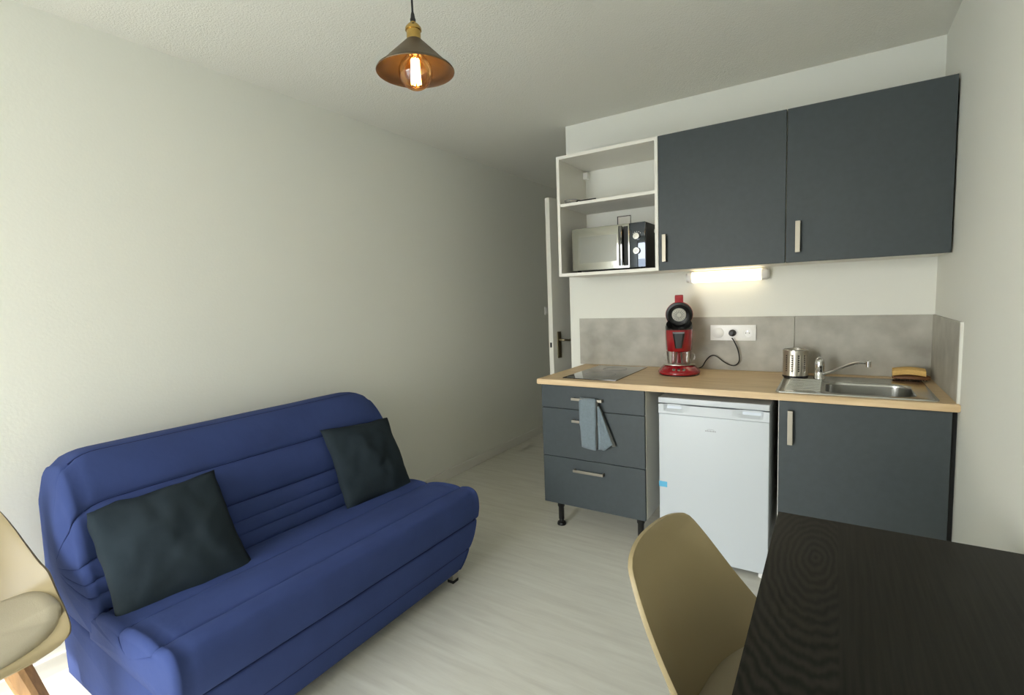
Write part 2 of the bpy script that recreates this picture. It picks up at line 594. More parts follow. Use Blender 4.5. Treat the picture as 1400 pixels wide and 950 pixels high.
for (a, b) in ((0.0, 0.016), (0.584, 0.6)):
    bxo('side_panel', P_(dc, (a, b, YB + 0.02, -0.04, ZDB, ZWB)), M['white_melamine'], dc)
bxo('bottom_panel', P_(dc, (0.016, 0.584, YB + 0.02, -0.04, ZDB, ZDB + 0.016)), M['white_melamine'], dc)
bxo('back_panel', P_(dc, (0.016, 0.584, -0.046, -0.04, ZDB + 0.016, ZWB)), M['white_melamine'], dc)
for (z0, z1, hz) in ((0.7335, 0.861, 0.795), (0.4535, 0.7305, 0.672), (ZDB, 0.4505, 0.391)):
    dr = bxo('drawer', P_(dc, (0.002, 0.598, YB, YB + 0.018, z0, z1)), M['grey_front'], dc, bev=0.0012, seg=1)
    bm = bmesh.new()
    handle_bar('handle', dr, M['handle_metal'], 0.288 - 0.3, YB + 0.33, hz, 0.178, False)
for (x, y) in ((0.052, -0.54), (0.537, -0.54), (0.052, -0.10), (0.537, -0.10)):
    cabinet_foot(dc, x - 0.3, y + 0.33, ZDB)

sc_ = thing('sink_cabinet', 'dark grey base cabinet with one wide door under the sink', 'cabinet', (1.5, -0.33, 0))
for (a, b) in ((1.2, 1.216), (1.772, 1.788)):
    bxo('side_panel', P_(sc_, (a, b, YB + 0.02, -0.04, 0.165, ZWB)), M['white_melamine'], sc_)
bxo('bottom_panel', P_(sc_, (1.216, 1.772, YB + 0.02, -0.04, 0.165, 0.181)), M['white_melamine'], sc_)
dr = bxo('door', P_(sc_, (1.2035, 1.7855, YB, YB + 0.018, 0.165, 0.861)), M['grey_front'], sc_, bev=0.0012, seg=1)
handle_bar('handle', dr, M['handle_metal'], 1.249 - 1.5, YB + 0.33, 0.748, 0.15, True, w=0.020)
for (x, y) in ((1.25, -0.54), (1.735, -0.54), (1.25, -0.10), (1.735, -0.10)):
    cabinet_foot(sc_, x - 1.5, y + 0.33, 0.165)
bxo('gap_shade', P_(sc_, (1.788, XR - 0.0005, YB + 0.035, YB + 0.05, 0.165, ZWB)), M['black_matte'], sc_)  # black strip stands in for the shade of the gap by the wall

# ------------------------------------------------------------------ fridge
fr = thing('fridge', 'small white under-counter fridge between the two base cabinets', 'fridge', (0.915, -0.33, 0))
FX0, FX1, FY = 0.664, 1.166, -0.625
bxo('body', P_(fr, (FX0 + 0.004, FX1 - 0.004, FY + 0.05, -0.06, 0.03, 0.80)), M['fridge'], fr, bev=0.004)
bxo('top_plate', P_(fr, (FX0, FX1, FY - 0.005, -0.06, 0.806, 0.835)), M['fridge'], fr, bev=0.006, seg=3)
bxo('gasket', P_(fr, (FX0 + 0.008, FX1 - 0.008, FY + 0.040, FY + 0.05, 0.04, 0.795)), M['gasket'], fr)
dr = bxo('door', P_(fr, (FX0 + 0.001, FX1 - 0.001, FY, FY + 0.040, 0.028, 0.752)), M['fridge'], fr, bev=0.006, seg=3)
# upper band of the door with two scooped grips
bm = bmesh.new()
cols = []
nx, nz = 60, 8
l = fr.location
zz = [0.754, 0.758, 0.764, 0.772, 0.780, 0.788, 0.795, 0.7985, 0.8005]
for i in range(nx + 1):
    x = FX0 + 0.001 + (FX1 - FX0 - 0.002) * i / nx
    col = []
    for z in zz:
        dep = 0.0
        for (a, b) in ((0.690, 0.812), (1.012, 1.142)):
            t = (x - a) / (b - a)
            if 0 < t < 1 and z > 0.766:
                s = min(1, t / 0.10) * min(1, (1 - t) / 0.35) if a < 0.9 else min(1, t / 0.35) * min(1, (1 - t) / 0.10)
                dep = max(dep, 0.016 * s * min(1, (z - 0.766) / 0.012))
        col.append(bm.verts.new((x - l.x, FY - 0.004 + dep - l.y, z)))
    cols.append(col)
for a, b in zip(cols, cols[1:]):
    for k in range(len(zz) - 1):
        bm.faces.new((a[k], b[k], b[k + 1], a[k + 1]))
# close the band: back, top, bottom
back = [[bm.verts.new((c[k].co.x, FY + 0.040 - l.y, c[k].co.z)) for k in (0, -1)] for c in cols]
for i in range(nx):
    bm.faces.new((cols[i][0], back[i][0], back[i + 1][0], cols[i + 1][0]))
    bm.faces.new((cols[i][-1], cols[i + 1][-1], back[i + 1][1], back[i][1]))
    bm.faces.new((back[i][0], back[i][1], back[i + 1][1], back[i + 1][0]))
bm.faces.new(cols[0] + [back[0][1], back[0][0]])
bm.faces.new(cols[-1] + [back[-1][1], back[-1][0]])
band = link('door_band', bm, M['fridge'], fr, smooth=25)
for (a, b) in ((0.705, 0.795), (1.035, 1.132)):
    bxo('grip', P_(fr, (a, b, FY + 0.010, FY + 0.0125, 0.772, 0.792)), M['fridge_recess'], band, bev=0.001)
# faint grey emblem: an arch over a row of small strokes (illegible in the photo)
bm = bmesh.new()
ex = 0.913
tube(bm, [(ex - l.x + 0.022 * math.cos(a), FY - l.y, 0.6875 + 0.006 * math.sin(a)) for a in [R(40 + 10 * k) for k in range(11)]], 0.0008, 6)
for k in range(7):
    xx = ex - 0.022 + k * 0.0073
    box(bm, xx - l.x - 0.0023, xx - l.x + 0.0023, FY - l.y - 0.0006, FY - l.y + 0.001, 0.682, 0.6875 + (0.001 if k % 2 else 0))
link('emblem', bm, M['logo_grey'], fr)
bxo('tape', P_(fr, (0.664, 0.705, FY - 0.0008, FY + 0.0005, 0.3715, 0.4000)), M['tape'], fr)
for x in (FX0 + 0.03, FX1 - 0.03):
    for y in (FY + 0.03, -0.10):
        bm = bmesh.new()
        lathe(bm, [(0, 0), (0.014, 0), (0.015, 0.006), (0.012, 0.03), (0, 0.03)], 16, (x - l.x, y - l.y, 0))
        link('foot', bm, M['white_plastic'], fr, smooth=35)

# ------------------------------------------------------------------ hob
hb = thing('hob', 'flat black glass two-zone hob set into the oak worktop', 'hob', (0.272, -0.335, ZT))
bxo('glass', (-0.158, 0.158, -0.262, 0.275, 0.0, 0.005), M['hob_glass'], hb, bev=0.0015)
for (y, r_) in ((-0.09, 0.085), (0.135, 0.07)):
    bm = bmesh.new()
    lathe(bm, [(r_, 0.0051), (r_ + 0.0012, 0.0051), (r_ + 0.0012, 0.0054), (r_, 0.0054)], 48, (0, y, 0), closed=True)
    link('zone_ring', bm, M['gasket'], hb)

# ------------------------------------------------------------------ sink
SX0, SX1, SY0, SY1 = 1.186, 1.752, -0.628, -0.118
sk = thing('sink', 'stainless steel inset sink with a ribbed drainer on its left', 'sink', ((SX0 + SX1) / 2, (SY0 + SY1) / 2, ZT))
l = sk.location.copy()


def rrect(x0, x1, y0, y1, r_, n=12):
    out = []
    for (cx, cy, a0) in ((x1 - r_, y1 - r_, 0), (x0 + r_, y1 - r_, 90), (x0 + r_, y0 + r_, 180), (x1 - r_, y0 + r_, 270)):
        for k in range(n + 1):
            a = R(a0 + 90 * k / n)
            out.append((cx + r_ * math.cos(a), cy + r_ * math.sin(a)))
    return out


bm = bmesh.new()
rings = []
for (ins, z) in ((0, 0.0005), (0.001, 0.004), (0.006, 0.0055), (0.014, 0.0035)):
    rings.append([(x - l.x, y - l.y, z) for (x, y) in rrect(SX0 + ins, SX1 - ins, SY0 + ins, SY1 - ins, 0.02 - ins * 0.5)])
for (ins, z, r_) in ((-0.012, 0.0035, 0.075), (-0.004, 0.002, 0.068), (-0.001, -0.002, 0.066), (0.0, -0.006, 0.065), (0.0005, -0.012, 0.065), (0.003, -0.115, 0.063), (0.005, -0.128, 0.061), (0.010, -0.139, 0.06), (0.03, -0.15, 0.05), (0.12, -0.154, 0.02)):
    rings.append([(x - l.x, y - l.y, z) for (x, y) in rrect(BAS[0] + ins, BAS[1] - ins, BAS[2] + ins, BAS[3] - ins, r_)])
loft(bm, rings, True, False)
bm.verts.ensure_lookup_table()
n_ = len(rings[0])
bm.faces.new([bm.verts[i] for i in range(len(bm.verts) - n_, len(bm.verts))])
link('basin', bm, M['sink_steel'], sk, smooth=50)
bm = bmesh.new()
lathe(bm, [(0, 0.004), (0.012, 0.004), (0.03, 0.002), (0.036, 0.004), (0.04, 0.0)], 28, ((BAS[0] + BAS[1]) / 2 - l.x, (BAS[2] + BAS[3]) / 2 - l.y, -0.1535))
link('drain', bm, M['chrome'], sk, smooth=40)
for k in range(8):
    yy = -0.545 + k * 0.042
    bm = bmesh.new()
    tube(bm, [(1.222 - l.x, yy - l.y, 0.0032), (1.355 - l.x, yy - l.y, 0.0032)], 0.004, 8)
    link('drainer_rib', bm, M['sink_steel'], sk, smooth=40)

fc = thing('faucet', 'chrome mixer faucet with a long slanted spout behind the basin', 'faucet', (1.344, -0.20, ZT + 0.0035))
bm = bmesh.new()
lathe(bm, [(0, 0), (0.025, 0), (0.025, 0.005), (0.0215, 0.010), (0.0215, 0.050), (0.0218, 0.051), (0.0225, 0.054), (0.0230, 0.078), (0.0200, 0.094), (0.012, 0.105), (0, 0.109)], 28)
link('body', bm, M['chrome'], fc, smooth=40)
bm = bmesh.new()
tube(bm, [(0, 0.004, 0.100), (0.0, 0.016, 0.106), (0.0, 0.034, 0.108)], [0.006, 0.005, 0.004], 10)
link('lever', bm, M['chrome'], fc, smooth='all')
bm = bmesh.new()
tube(bm, spline([(0.012, -0.004, 0.022), (0.06, -0.035, 0.048), (0.115, -0.075, 0.082), (0.155, -0.105, 0.099), (0.190, -0.13, 0.103)], 6), 0.0075, 12)
sp = link('spout', bm, M['chrome'], fc, smooth='all')
bm = bmesh.new()
lathe(bm, [(0, -0.016), (0.010, -0.016), (0.0115, 0.010), (0.008, 0.014), (0, 0.014)], 18, (0.192, -0.131, 0.099))
link('aerator', bm, M['chrome'], sp, smooth=40)

# perforated cutlery pot: a drum whose holes are real openings
pot = thing('cutlery_pot', 'perforated stainless steel cutlery pot at the back of the drainer', 'pot', (1.2365, -0.165, ZT + 0.009))
bm = bmesh.new()
N, PR, PH = 48, 0.0575, 0.135
zs = [0.0, 0.026]
for k in range(8):
    zs += [zs[-1] + 0.0066, zs[-1] + 0.0110]
zs += [PH - 0.006, PH]
ringv = [[bm.verts.new((PR * math.cos(2 * math.pi * k / N), PR * math.sin(2 * math.pi * k / N), z)) for k in range(N)] for z in zs]
for j in range(len(zs) - 1):
    for k in range(N):
        if 1 <= j <= 16 and j % 2 == 1 and k % 4 == 2:
            continue
        bm.faces.new((ringv[j][k], ringv[j][(k + 1) % N], ringv[j + 1][(k + 1) % N], ringv[j + 1][k]))
bot = bm.faces.new(ringv[0][::-1])
drum = link('drum', bm, M['steel'], pot, smooth=40)
sol = drum.modifiers.new('thickness', 'SOLIDIFY')
sol.thickness = 0.0012
bm = bmesh.new()
lathe(bm, [(0, 0.004), (PR - 0.005, 0.004), (PR - 0.005, PH - 0.012), (PR - 0.007, PH - 0.012), (PR - 0.007, 0.006), (0, 0.006)], 32)
link('shade_insert', bm, M['black_matte'], pot, smooth=40)  # added black cylinder: interior shade as colour, so the holes look dark
bm = bmesh.new()
tube(bm, [(PR * math.cos(2 * math.pi * k / 48), PR * math.sin(2 * math.pi * k / 48), PH) for k in range(49)], 0.002, 8, cap=False)
link('rim', bm, M['chrome'], pot, smooth='all')
bm = bmesh.new()
lathe(bm, [(0.05, -0.005), (0.0585, -0.005), (0.0585, 0.004), (0.05, 0.004)], 40, closed=True)
link('base_ring', bm, M['black_plastic'], pot, smooth=40)

# scrubbing brush with a sponge lying on it, back right corner
br = thing('dish_brush', 'brown wooden scrubbing brush lying in the worktop corner', 'brush', (1.712, -0.125, ZT + 0.0055), R(-3))
bm = bmesh.new()
rings = []
for (x, w, h0, h1) in ((-0.072, 0.010, 0.008, 0.016), (-0.068, 0.020, 0.005, 0.020), (-0.04, 0.028, 0.004, 0.023), (0.02, 0.028, 0.004, 0.023), (0.06, 0.026, 0.004, 0.022), (0.070, 0.018, 0.006, 0.019)):
    rings.append([(x, y * w, z) for (y, z) in ((-1, h0 + 0.004), (-0.8, h0), (0.8, h0), (1, h0 + 0.004), (1, h1 - 0.005), (0.7, h1), (-0.7, h1), (-1, h1 - 0.005))])
loft(bm, rings)
link('wooden_back', bm, M['brush_wood'], br, smooth=40)
bm = bmesh.new()
for i in range(12):
    for j in range(4):
        cx, cy = -0.055 + i * 0.010, -0.018 + j * 0.012
        lathe(bm, [(0.0035, 0.0), (0.0028, 0.0055)], 6, (cx, cy, 0))
bb = link('bristles', bm, M['bristle'], br)
bb['kind'] = 'stuff'
bm = bmesh.new()
rings = []
for k in range(13):
    t = k / 12
    x = -0.062 + 0.124 * t
    arch = 0.009 * math.sin(math.pi * (t * 0.9 + 0.05))
    rings.append([(x, sy * 0.034, arch + zz_) for (sy, zz_) in ((-1, 0.002), (-0.9, 0), (0.9, 0), (1, 0.002), (1, 0.024), (0.9, 0.026), (-0.9, 0.026), (-1, 0.024))])
loft(bm, rings)
sponge = tag(link('sponge', bm, M['sponge'], None, smooth=40), 'yellow rectangular sponge lying on the brown brush', 'sponge')
sponge.location = (1.702, -0.128, ZT + 0.0275)
sponge.rotation_euler = (R(4), R(-1), R(-3))

# ------------------------------------------------------------------ triple socket and blank plates
so = thing('triple_socket', 'white triple wall plate with two sockets on the grey splashback', 'socket', (0.9135, -0.009, 1.1115))
bxo('plate', (-0.121, 0.121, -0.010, 0, -0.0445, 0.0445), M['white_plastic'], so, bev=0.003)


def disc(name, parent, x, r_, d0, d1, m, n=32, z=0.0):
    bm = bmesh.new()
    lathe(bm, [(0, -d0), (r_, -d0), (r_, -d1 + 0.001), (r_ - 0.001, -d1), (0, -d1)], n)
    bmesh.ops.rotate(bm, verts=bm.verts, matrix=Matrix.Rotation(R(-90), 3, 'X'))
    bmesh.ops.translate(bm, verts=bm.verts, vec=(x, 0, z))
    return link(name, bm, m, parent, smooth=40)


def ring_y(name, parent, x, y, z, r0, r1, d, m):
    """flat annulus facing -y"""
    bm = bmesh.new()
    lathe(bm, [(r0, 0), (r1, 0), (r1, d), (r0, d)], 32, closed=True)
    bmesh.ops.rotate(bm, verts=bm.verts, matrix=Matrix.Rotation(R(90), 3, 'X'))
    bmesh.ops.translate(bm, verts=bm.verts, vec=(x, y, z))
    return link(name, bm, m, parent, smooth=40)


def disc_y(name, parent, x, y, z, r_, d, m, n=32):
    """solid disc, front at y-d"""
    bm = bmesh.new()
    lathe(bm, [(0, 0), (r_, 0), (r_, d * 0.8), (r_ * 0.94, d), (0, d)], n)
    bmesh.ops.rotate(bm, verts=bm.verts, matrix=Matrix.Rotation(R(90), 3, 'X'))
    bmesh.ops.translate(bm, verts=bm.verts, vec=(x, y, z))
    return link(name, bm, m, parent, smooth=40)


disc_y('blank_cover', so, -0.078, -0.010, 0, 0.030, 0.007, M['white_plastic'])
for x in (0.0, 0.078):
    ring_y('socket_ring', so, x, -0.010, 0, 0.021, 0.0275, 0.005, M['white_plastic'])
    disc_y('socket_face', so, x, -0.0098, 0, 0.021, 0.0008, M['white_plastic'])
for dx in (-0.0095, 0.0095):
    disc_y('pin_hole', so, 0.078 + dx, -0.0106, -0.001, 0.0028, 0.0004, M['black_matte'], 12)
disc_y('earth_pin', so, 0.078, -0.0106, 0.010, 0.0024, 0.008, M['chrome'], 12)

bs = thing('cupboard_socket', 'small pale wall plate half hidden behind the microwave', 'socket', (0.274, -0.0005, 1.79))
bxo('frame', (-0.043, 0.043, -0.010, 0, -0.05, 0.055), M['dark_line'], bs)
bxo('plate', (-0.036, 0.043, -0.012, -0.0095, -0.05, 0.050), M['white_melamine'], bs, bev=0.0015)

# ------------------------------------------------------------------ wall units
YU, ZUB, ZUT = -0.3822, 1.4733, 2.1732
sh = thing('open_shelf_unit', 'white open wall shelf holding the microwave', 'shelf', (0.3, -0.19, ZUB))
T = 0.018
bxo('side_panel', P_(sh, (0.0, T, YU, -0.001, ZUB, ZUT)), M['white_melamine'], sh, bev=0.0008, seg=1)
bxo('side_panel', P_(sh, (0.6 - T, 0.6, YU, -0.001, ZUB, ZUT)), M['white_melamine'], sh, bev=0.0008, seg=1)
bxo('top_panel', P_(sh, (T, 0.6 - T, YU, -0.001, ZUT - T, ZUT)), M['white_melamine'], sh)
bxo('bottom_panel', P_(sh, (T, 0.6 - T, YU, -0.001, ZUB, ZUB + T)), M['white_melamine'], sh)
bxo('shelf_board', P_(sh, (T, 0.6 - T, YU + 0.008, -0.001, 1.883, 1.900)), M['white_melamine'], sh)
for x in (T + 0.016, 0.6 - T - 0.016):
    bxo('hanging_bracket', P_(sh, (x - 0.016, x + 0.016, -0.045, -0.012, ZUT - T - 0.055, ZUT - T - 0.012)), M['white_plastic'], sh, bev=0.006, seg=3)

for (a, name) in ((0.6, 'dark grey wall cabinet beside the open shelf above the strip light'), (1.2, 'dark grey wall cabinet in the corner against the right wall')):
    wc = thing('wall_cabinet', name, 'cabinet', (a + 0.3, -0.19, ZUB), 0, 'dark grey wall cabinets')
    bm = bmesh.new()
    for d in ((a, a + 0.016, YU + 0.02, -0.001, ZUB + 0.002, ZUT), (a + 0.584, a + 0.6, YU + 0.02, -0.001, ZUB + 0.002, ZUT),
              (a + 0.016, a + 0.584, YU + 0.02, -0.001, ZUB + 0.002, ZUB + 0.018), (a + 0.016, a + 0.584, YU + 0.02, -0.001, ZUT - 0.016, ZUT)):
        box(bm, *P_(wc, d))
    link('body', bm, M['white_melamine'], wc)
    dr = bxo('door', P_(wc, (a + 0.0022, a + 0.5978, YU, YU + 0.018, ZUB, ZUT)), M['grey_front'], wc, bev=0.0012, seg=1)
    handle_bar('handle', dr, M['handle_metal'], -0.3 + (0.036 if a < 1 else 0.051), YU + 0.19, 1.589 - ZUB, 0.143, True, w=0.020)

# strip light under the wall cabinet
sl = thing('strip_light', 'lit white strip lamp fixed under the middle wall cabinet', 'lamp', (0.88, 0, 1.438))
bxo('back_plate', (-0.20, 0.20, -0.02, 0, -0.028, 0.030), M['white_plastic'], sl, bev=0.003)
bm = bmesh.new()
prof = [(-0.0205, -0.031), (-0.045, -0.035), (-0.066, -0.028), (-0.074, -0.010), (-0.074, 0.012), (-0.066, 0.026), (-0.0205, 0.030)]
loft(bm, [[(x, y * s, z * s) for (y, z) in prof] for (x, s) in ((-0.183, 0.9), (-0.178, 1), (0.178, 1), (0.183, 0.9))])
link('diffuser', bm, M['tube_light'], sl, smooth=45)
for s in (-1, 1):
    bm = bmesh.new()
    loft(bm, [[(s * x, y * q if y < -0.03 else y, z * q) for (y, z) in prof] for (x, q) in ((0.183, 0.93), (0.206, 0.92), (0.216, 0.80), (0.219, 0.6))])
    link('end_cap', bm, M['white_plastic'], sl, smooth=45)

# small things on the shelf board
tr = thing('glass_dish', 'small clear glass dish at the left end of the shelf board', 'dish', (0.070, -0.330, 1.900))
bm = bmesh.new()
lathe(bm, [(0, 0.0), (0.032, 0.0), (0.036, 0.004), (0.042, 0.020), (0.040, 0.020), (0.034, 0.007), (0, 0.006)], 28)
link('bowl', bm, M['glass'], tr, smooth=40)
bm = bmesh.new()
tube(bm, [(0.041 * math.cos(2 * math.pi * k / 32), 0.041 * math.sin(2 * math.pi * k / 32), 0.020) for k in range(33)], 0.0022, 8, cap=False)
link('rim', bm, M['gasket'], tr, smooth='all')
bm = bmesh.new()
tube(bm, spline([(0.116, -0.362, 1.9045), (0.132, -0.366, 1.9085), (0.148, -0.366, 1.9045), (0.18, -0.367, 1.9045), (0.24, -0.364, 1.9045)], 6), [0.0043] * 25, 8)
tag(link('dark_cable', bm, M['rubber'], None, smooth='all'), 'thin dark cable lying on the shelf board beside the glass dish', 'cable')

# ------------------------------------------------------------------ microwave
mw = thing('microwave', 'silver and black microwave with two round dials in the open shelf', 'microwave', (0.295, -0.175, ZUB + T))
l = mw.location
MX0, MX1, MY, MZ0, MZ1 = 0.074, 0.517, -0.345, 1.503, 1.748
bxo('body', P_(mw, (MX0, MX1, MY + 0.018, -0.03, MZ0, MZ1)), M['black_plastic'], mw, bev=0.004)
dr = bxo('door', P_(mw, (MX0, 0.4265, MY, MY + 0.018, MZ0, MZ1)), M['mirror'], mw, bev=0.003)
bxo('window', P_(mw, (0.118, 0.352, MY - 0.0008, MY + 0.002, 1.545, 1.697)), M['mirror_win'], dr)
bm = bmesh.new()
box(bm, *P_(mw, (0.373, 0.394, MY - 0.030, MY - 0.018, 1.515, 1.736)), bev=0.004)
box(bm, *P_(mw, (0.376, 0.391, MY - 0.018, MY, 1.520, 1.535)))
box(bm, *P_(mw, (0.376, 0.391, MY - 0.018, MY, 1.716, 1.731)))
link('handle', bm, M['black_gloss'], dr, smooth=30)
bxo('handle_recess', P_(mw, (0.394, 0.420, MY - 0.001, MY + 0.002, 1.515, 1.733)), M['black_matte'], dr)
cp = bxo('control_panel', P_(mw, (0.428, MX1, MY, MY + 0.018, MZ0, MZ1)), M['dark_mirror'], mw, bev=0.003)
for z in (1.672, 1.592):
    kb = disc_y('dial', cp, 0.470 - l.x, MY - l.y, z - l.z, 0.0185, 0.016, M['chrome'])
    disc_y('dial_face', kb, 0.470 - l.x, MY - l.y - 0.0155, z - l.z, 0.013, 0.0012, M['white_plastic'] if z < 1.6 else M['silver_disc'])
for k in range(5):
    a = R(40 + 25 * k)
    disc_y('dial_mark', cp, 0.470 - l.x + 0.026 * math.cos(a), MY - l.y, 1.672 - l.z + 0.026 * math.sin(a), 0.0018, 0.0006, M['white_plastic'], 8)
for x in (0.10, 0.49):
    for y in (MY + 0.04, -0.06):
        bm = bmesh.new()
        lathe(bm, [(0, 0), (0.012, 0), (0.012, MZ0 - l.z), (0, MZ0 - l.z)], 14, (x - l.x, y - l.y, 0))
        link('foot', bm, M['rubber'], mw)
bxo('vent', P_(mw, (MX1 - 0.0005, MX1 + 0.001, -0.19, -0.11, 1.70, 1.72)), M['black_gloss'], mw)

# ------------------------------------------------------------------ coffee machine
cm = thing('coffee_machine', 'red and black pod coffee machine with its lid flipped open', 'coffee machine', (0.668, -0.235, ZT), R(13))
bm = bmesh.new()
lathe(bm, [(0, 0.0), (0.102, 0.0), (0.112, 0.004), (0.114, 0.012), (0.108, 0.022), (0.092, 0.040), (0.078, 0.050), (0.066, 0.0535), (0, 0.0535)], 48, sy=1.12, c=(0, 0.0, 0.004))
bs_ = link('base', bm, M['red'], cm, smooth=50)
for k in range(3):
    bm = bmesh.new()
    lathe(bm, [(0, 0), (0.0085, 0), (0.0075, 0.002), (0, 0.0025)], 18)
    bmesh.ops.rotate(bm, verts=bm.verts, matrix=Matrix.Rotation(R(42), 3, 'X'))
    bmesh.ops.translate(bm, verts=bm.verts, vec=(-0.026 + 0.026 * k, -0.112 + 0.003 * abs(k - 1), 0.0375))
    link('button', bm, M['chrome'], bs_, smooth=40)
bm = bmesh.new()
lathe(bm, [(0, 0.0), (0.085, 0.0), (0.085, 0.003), (0, 0.003)], 40, sy=0.62, c=(0, -0.028, 0.0572))
link('drip_tray', bm, M['steel'], cm, smooth=40)
bm = bmesh.new()
lathe(bm, [(0.10, 0), (0.108, 0.001), (0.108, 0.005), (0.10, 0.005)], 40, sy=1.12, closed=True)
link('base_foot', bm, M['black_plastic'], cm)


def ell(cx, cy, rx, ry, z, n=40):
    return [(cx + rx * math.cos(2 * math.pi * k / n), cy + ry * math.sin(2 * math.pi * k / n), z) for k in range(n)]


bm = bmesh.new()     # column joining base and head
loft(bm, [ell(0, 0.055, 0.05, 0.045, 0.03), ell(0, 0.052, 0.042, 0.040, 0.075), ell(0, 0.048, 0.042, 0.042, 0.115), ell(0, 0.02, 0.065, 0.075, 0.150)])
link('column', bm, M['red'], cm, smooth=50)
bm = bmesh.new()     # head shell, open on top
loft(bm, [ell(0, -0.002, 0.064, 0.078, 0.132), ell(0, -0.003, 0.0695, 0.084, 0.140), ell(0, -0.005, 0.0725, 0.090, 0.20), ell(0, -0.002, 0.0735, 0.088, 0.238),
          ell(0, 0.0, 0.073, 0.085, 0.252), ell(0, 0.0, 0.066, 0.078, 0.254)], True, False)
bm.faces.new([bm.verts[i] for i in range(40)] if bm.verts.ensure_lookup_table() is None else [])
link('head', bm, M['red'], cm, smooth=50)
bm = bmesh.new()     # black bowl that sits in the head and rises at its back towards the hinge
rings = []
for (f, z0, tilt) in ((1.0, 0.250, 0.0), (1.01, 0.256, 0.25), (0.96, 0.262, 0.35), (0.84, 0.250, 0.30), (0.76, 0.220, 0.1), (0.5, 0.212, 0.0)):
    rings.append([(x, y, z + tilt * (y + 0.06)) for (x, y, z) in ell(0, 0, 0.072 * f, 0.084 * f, z0)])
loft(bm, rings, True, False)
bm.verts.ensure_lookup_table()
bm.faces.new([bm.verts[i] for i in range(200, 240)])
link('pod_bowl', bm, M['black_plastic'], cm, smooth=50)
bm = bmesh.new()     # spout block on the front
loft(bm, [[(x * w, -0.088 + dy, z) for (x, dy) in ((-1, 0.01), (-1, -0.012), (-0.7, -0.020), (0.7, -0.020), (1, -0.012), (1, 0.01))]
          for (w, z) in ((0.016, 0.155), (0.019, 0.158), (0.022, 0.185), (0.026, 0.205), (0.031, 0.232), (0.031, 0.243))])
link('spout', bm, M['black_plastic'], cm, smooth=35)
bxo('catch', (-0.030, 0.030, -0.112, -0.106, 0.236, 0.243), M['gasket'], cm, bev=0.002)
# lid, standing open: local disc facing forward (-y), slightly down
lid = bpy.data.objects.new('lid', None)
COL.objects.link(lid)
lid.parent = cm
lid.location = (0, 0.060, 0.335)
lid.rotation_euler = (R(103), 0, 0)      # local +z -> mostly -y


def lpart(name, prof, m, par=lid, sy=1.0, n=40):
    bm = bmesh.new()
    lathe(bm, prof, n, sy=sy)
    return link(name, bm, m, par, smooth=45)


lpart('lid_shell', [(0, -0.045), (0.035, -0.043), (0.060, -0.030), (0.072, -0.008), (0.0745, 0.010), (0.070, 0.013)], M['red_soft'])
lpart('lid_liner', [(0.0735, 0.008), (0.072, 0.017), (0.060, 0.020), (0.052, 0.014), (0.044, 0.010), (0, 0.010)], M['black_plastic'])
dz = lpart('pressure_disc', [(0.039, 0.009), (0.039, 0.019), (0.036, 0.022), (0, 0.022)], M['silver_disc'])
for k in range(18):
    a = 2 * math.pi * k / 18
    bm = bmesh.new()
    r0, r1 = 0.012, 0.032
    c_, s_ = math.cos(a), math.sin(a)
    tube(bm, [(r0 * c_, r0 * s_, 0.0222), (r1 * c_, r1 * s_, 0.0222)], 0.0011, 5)
    link('slot', bm, M['dark_line'], dz)
bm = bmesh.new()
box(bm, -0.0225, 0.0225, 0.062, 0.110, -0.014, 0.014, bev=0.006, seg=3)
link('lid_handle', bm, M['red_soft'], lid, smooth=40)
# cord and plug
c0 = Matrix.Rotation(R(-13), 4, 'Z') @ Matrix.Translation((-0.668, 0.235, -ZT))
cord_pts = [(0.730, -0.145, 0.915), (0.752, -0.060, 0.914), (0.775, -0.035, 0.955), (0.800, -0.03, 0.978), (0.828, -0.03, 0.976), (0.868, -0.028, 0.944),
            (0.905, -0.028, 0.926), (0.935, -0.028, 0.930), (0.951, -0.03, 0.957), (0.945, -0.032, 1.010), (0.926, -0.040, 1.062), (0.914, -0.048, 1.085)]
bm = bmesh.new()
tube(bm, spline([c0 @ Vector(p) for p in cord_pts], 7), 0.0033, 8)
cord = link('power_cord', bm, M['rubber'], cm, smooth='all')
bm = bmesh.new()
lathe(bm, [(0, 0), (0.019, 0), (0.0195, 0.012), (0.017, 0.030), (0.011, 0.038), (0, 0.040)], 26)
bmesh.ops.rotate(bm, verts=bm.verts, matrix=Matrix.Rotation(R(90), 3, 'X'))
bmesh.ops.translate(bm, verts=bm.verts, vec=(0.9135, -0.0205, 1.1115))
bmesh.ops.transform(bm, verts=bm.verts, matrix=c0)
link('plug', bm, M['black_plastic'], cm, smooth=40)

# two glass cups on the drip tray
for s, lab in ((-1, 'left clear glass cup on the red coffee machine base'), (1, 'right clear glass cup on the red coffee machine base')):
    ca, sa = math.cos(R(13)), math.sin(R(13))
    lx, ly = s * 0.036, -0.045
    cup = thing('glass_cup', lab, 'cup', (0.668 + lx * ca - ly * sa, -0.235 + lx * sa + ly * ca, ZT + 0.0604), R(13), 'glass cups under the coffee spout')
    bm = bmesh.new()
    lathe(bm, [(0, 0), (0.022, 0), (0.024, 0.002), (0.031, 0.070), (0.0322, 0.073), (0.030, 0.073), (0.0225, 0.008), (0, 0.006)], 32)
    link('bowl', bm, M['glass'], cup, smooth=45)
    bm = bmesh.new()
    tube(bm, spline([(s * 0.029, 0, 0.062), (s * 0.042, 0, 0.058), (s * 0.046, 0, 0.042), (s * 0.040, 0, 0.026), (s * 0.0265, 0, 0.022)], 5), 0.0035, 8)
    link('handle', bm, M['glass'], cup, smooth='all')

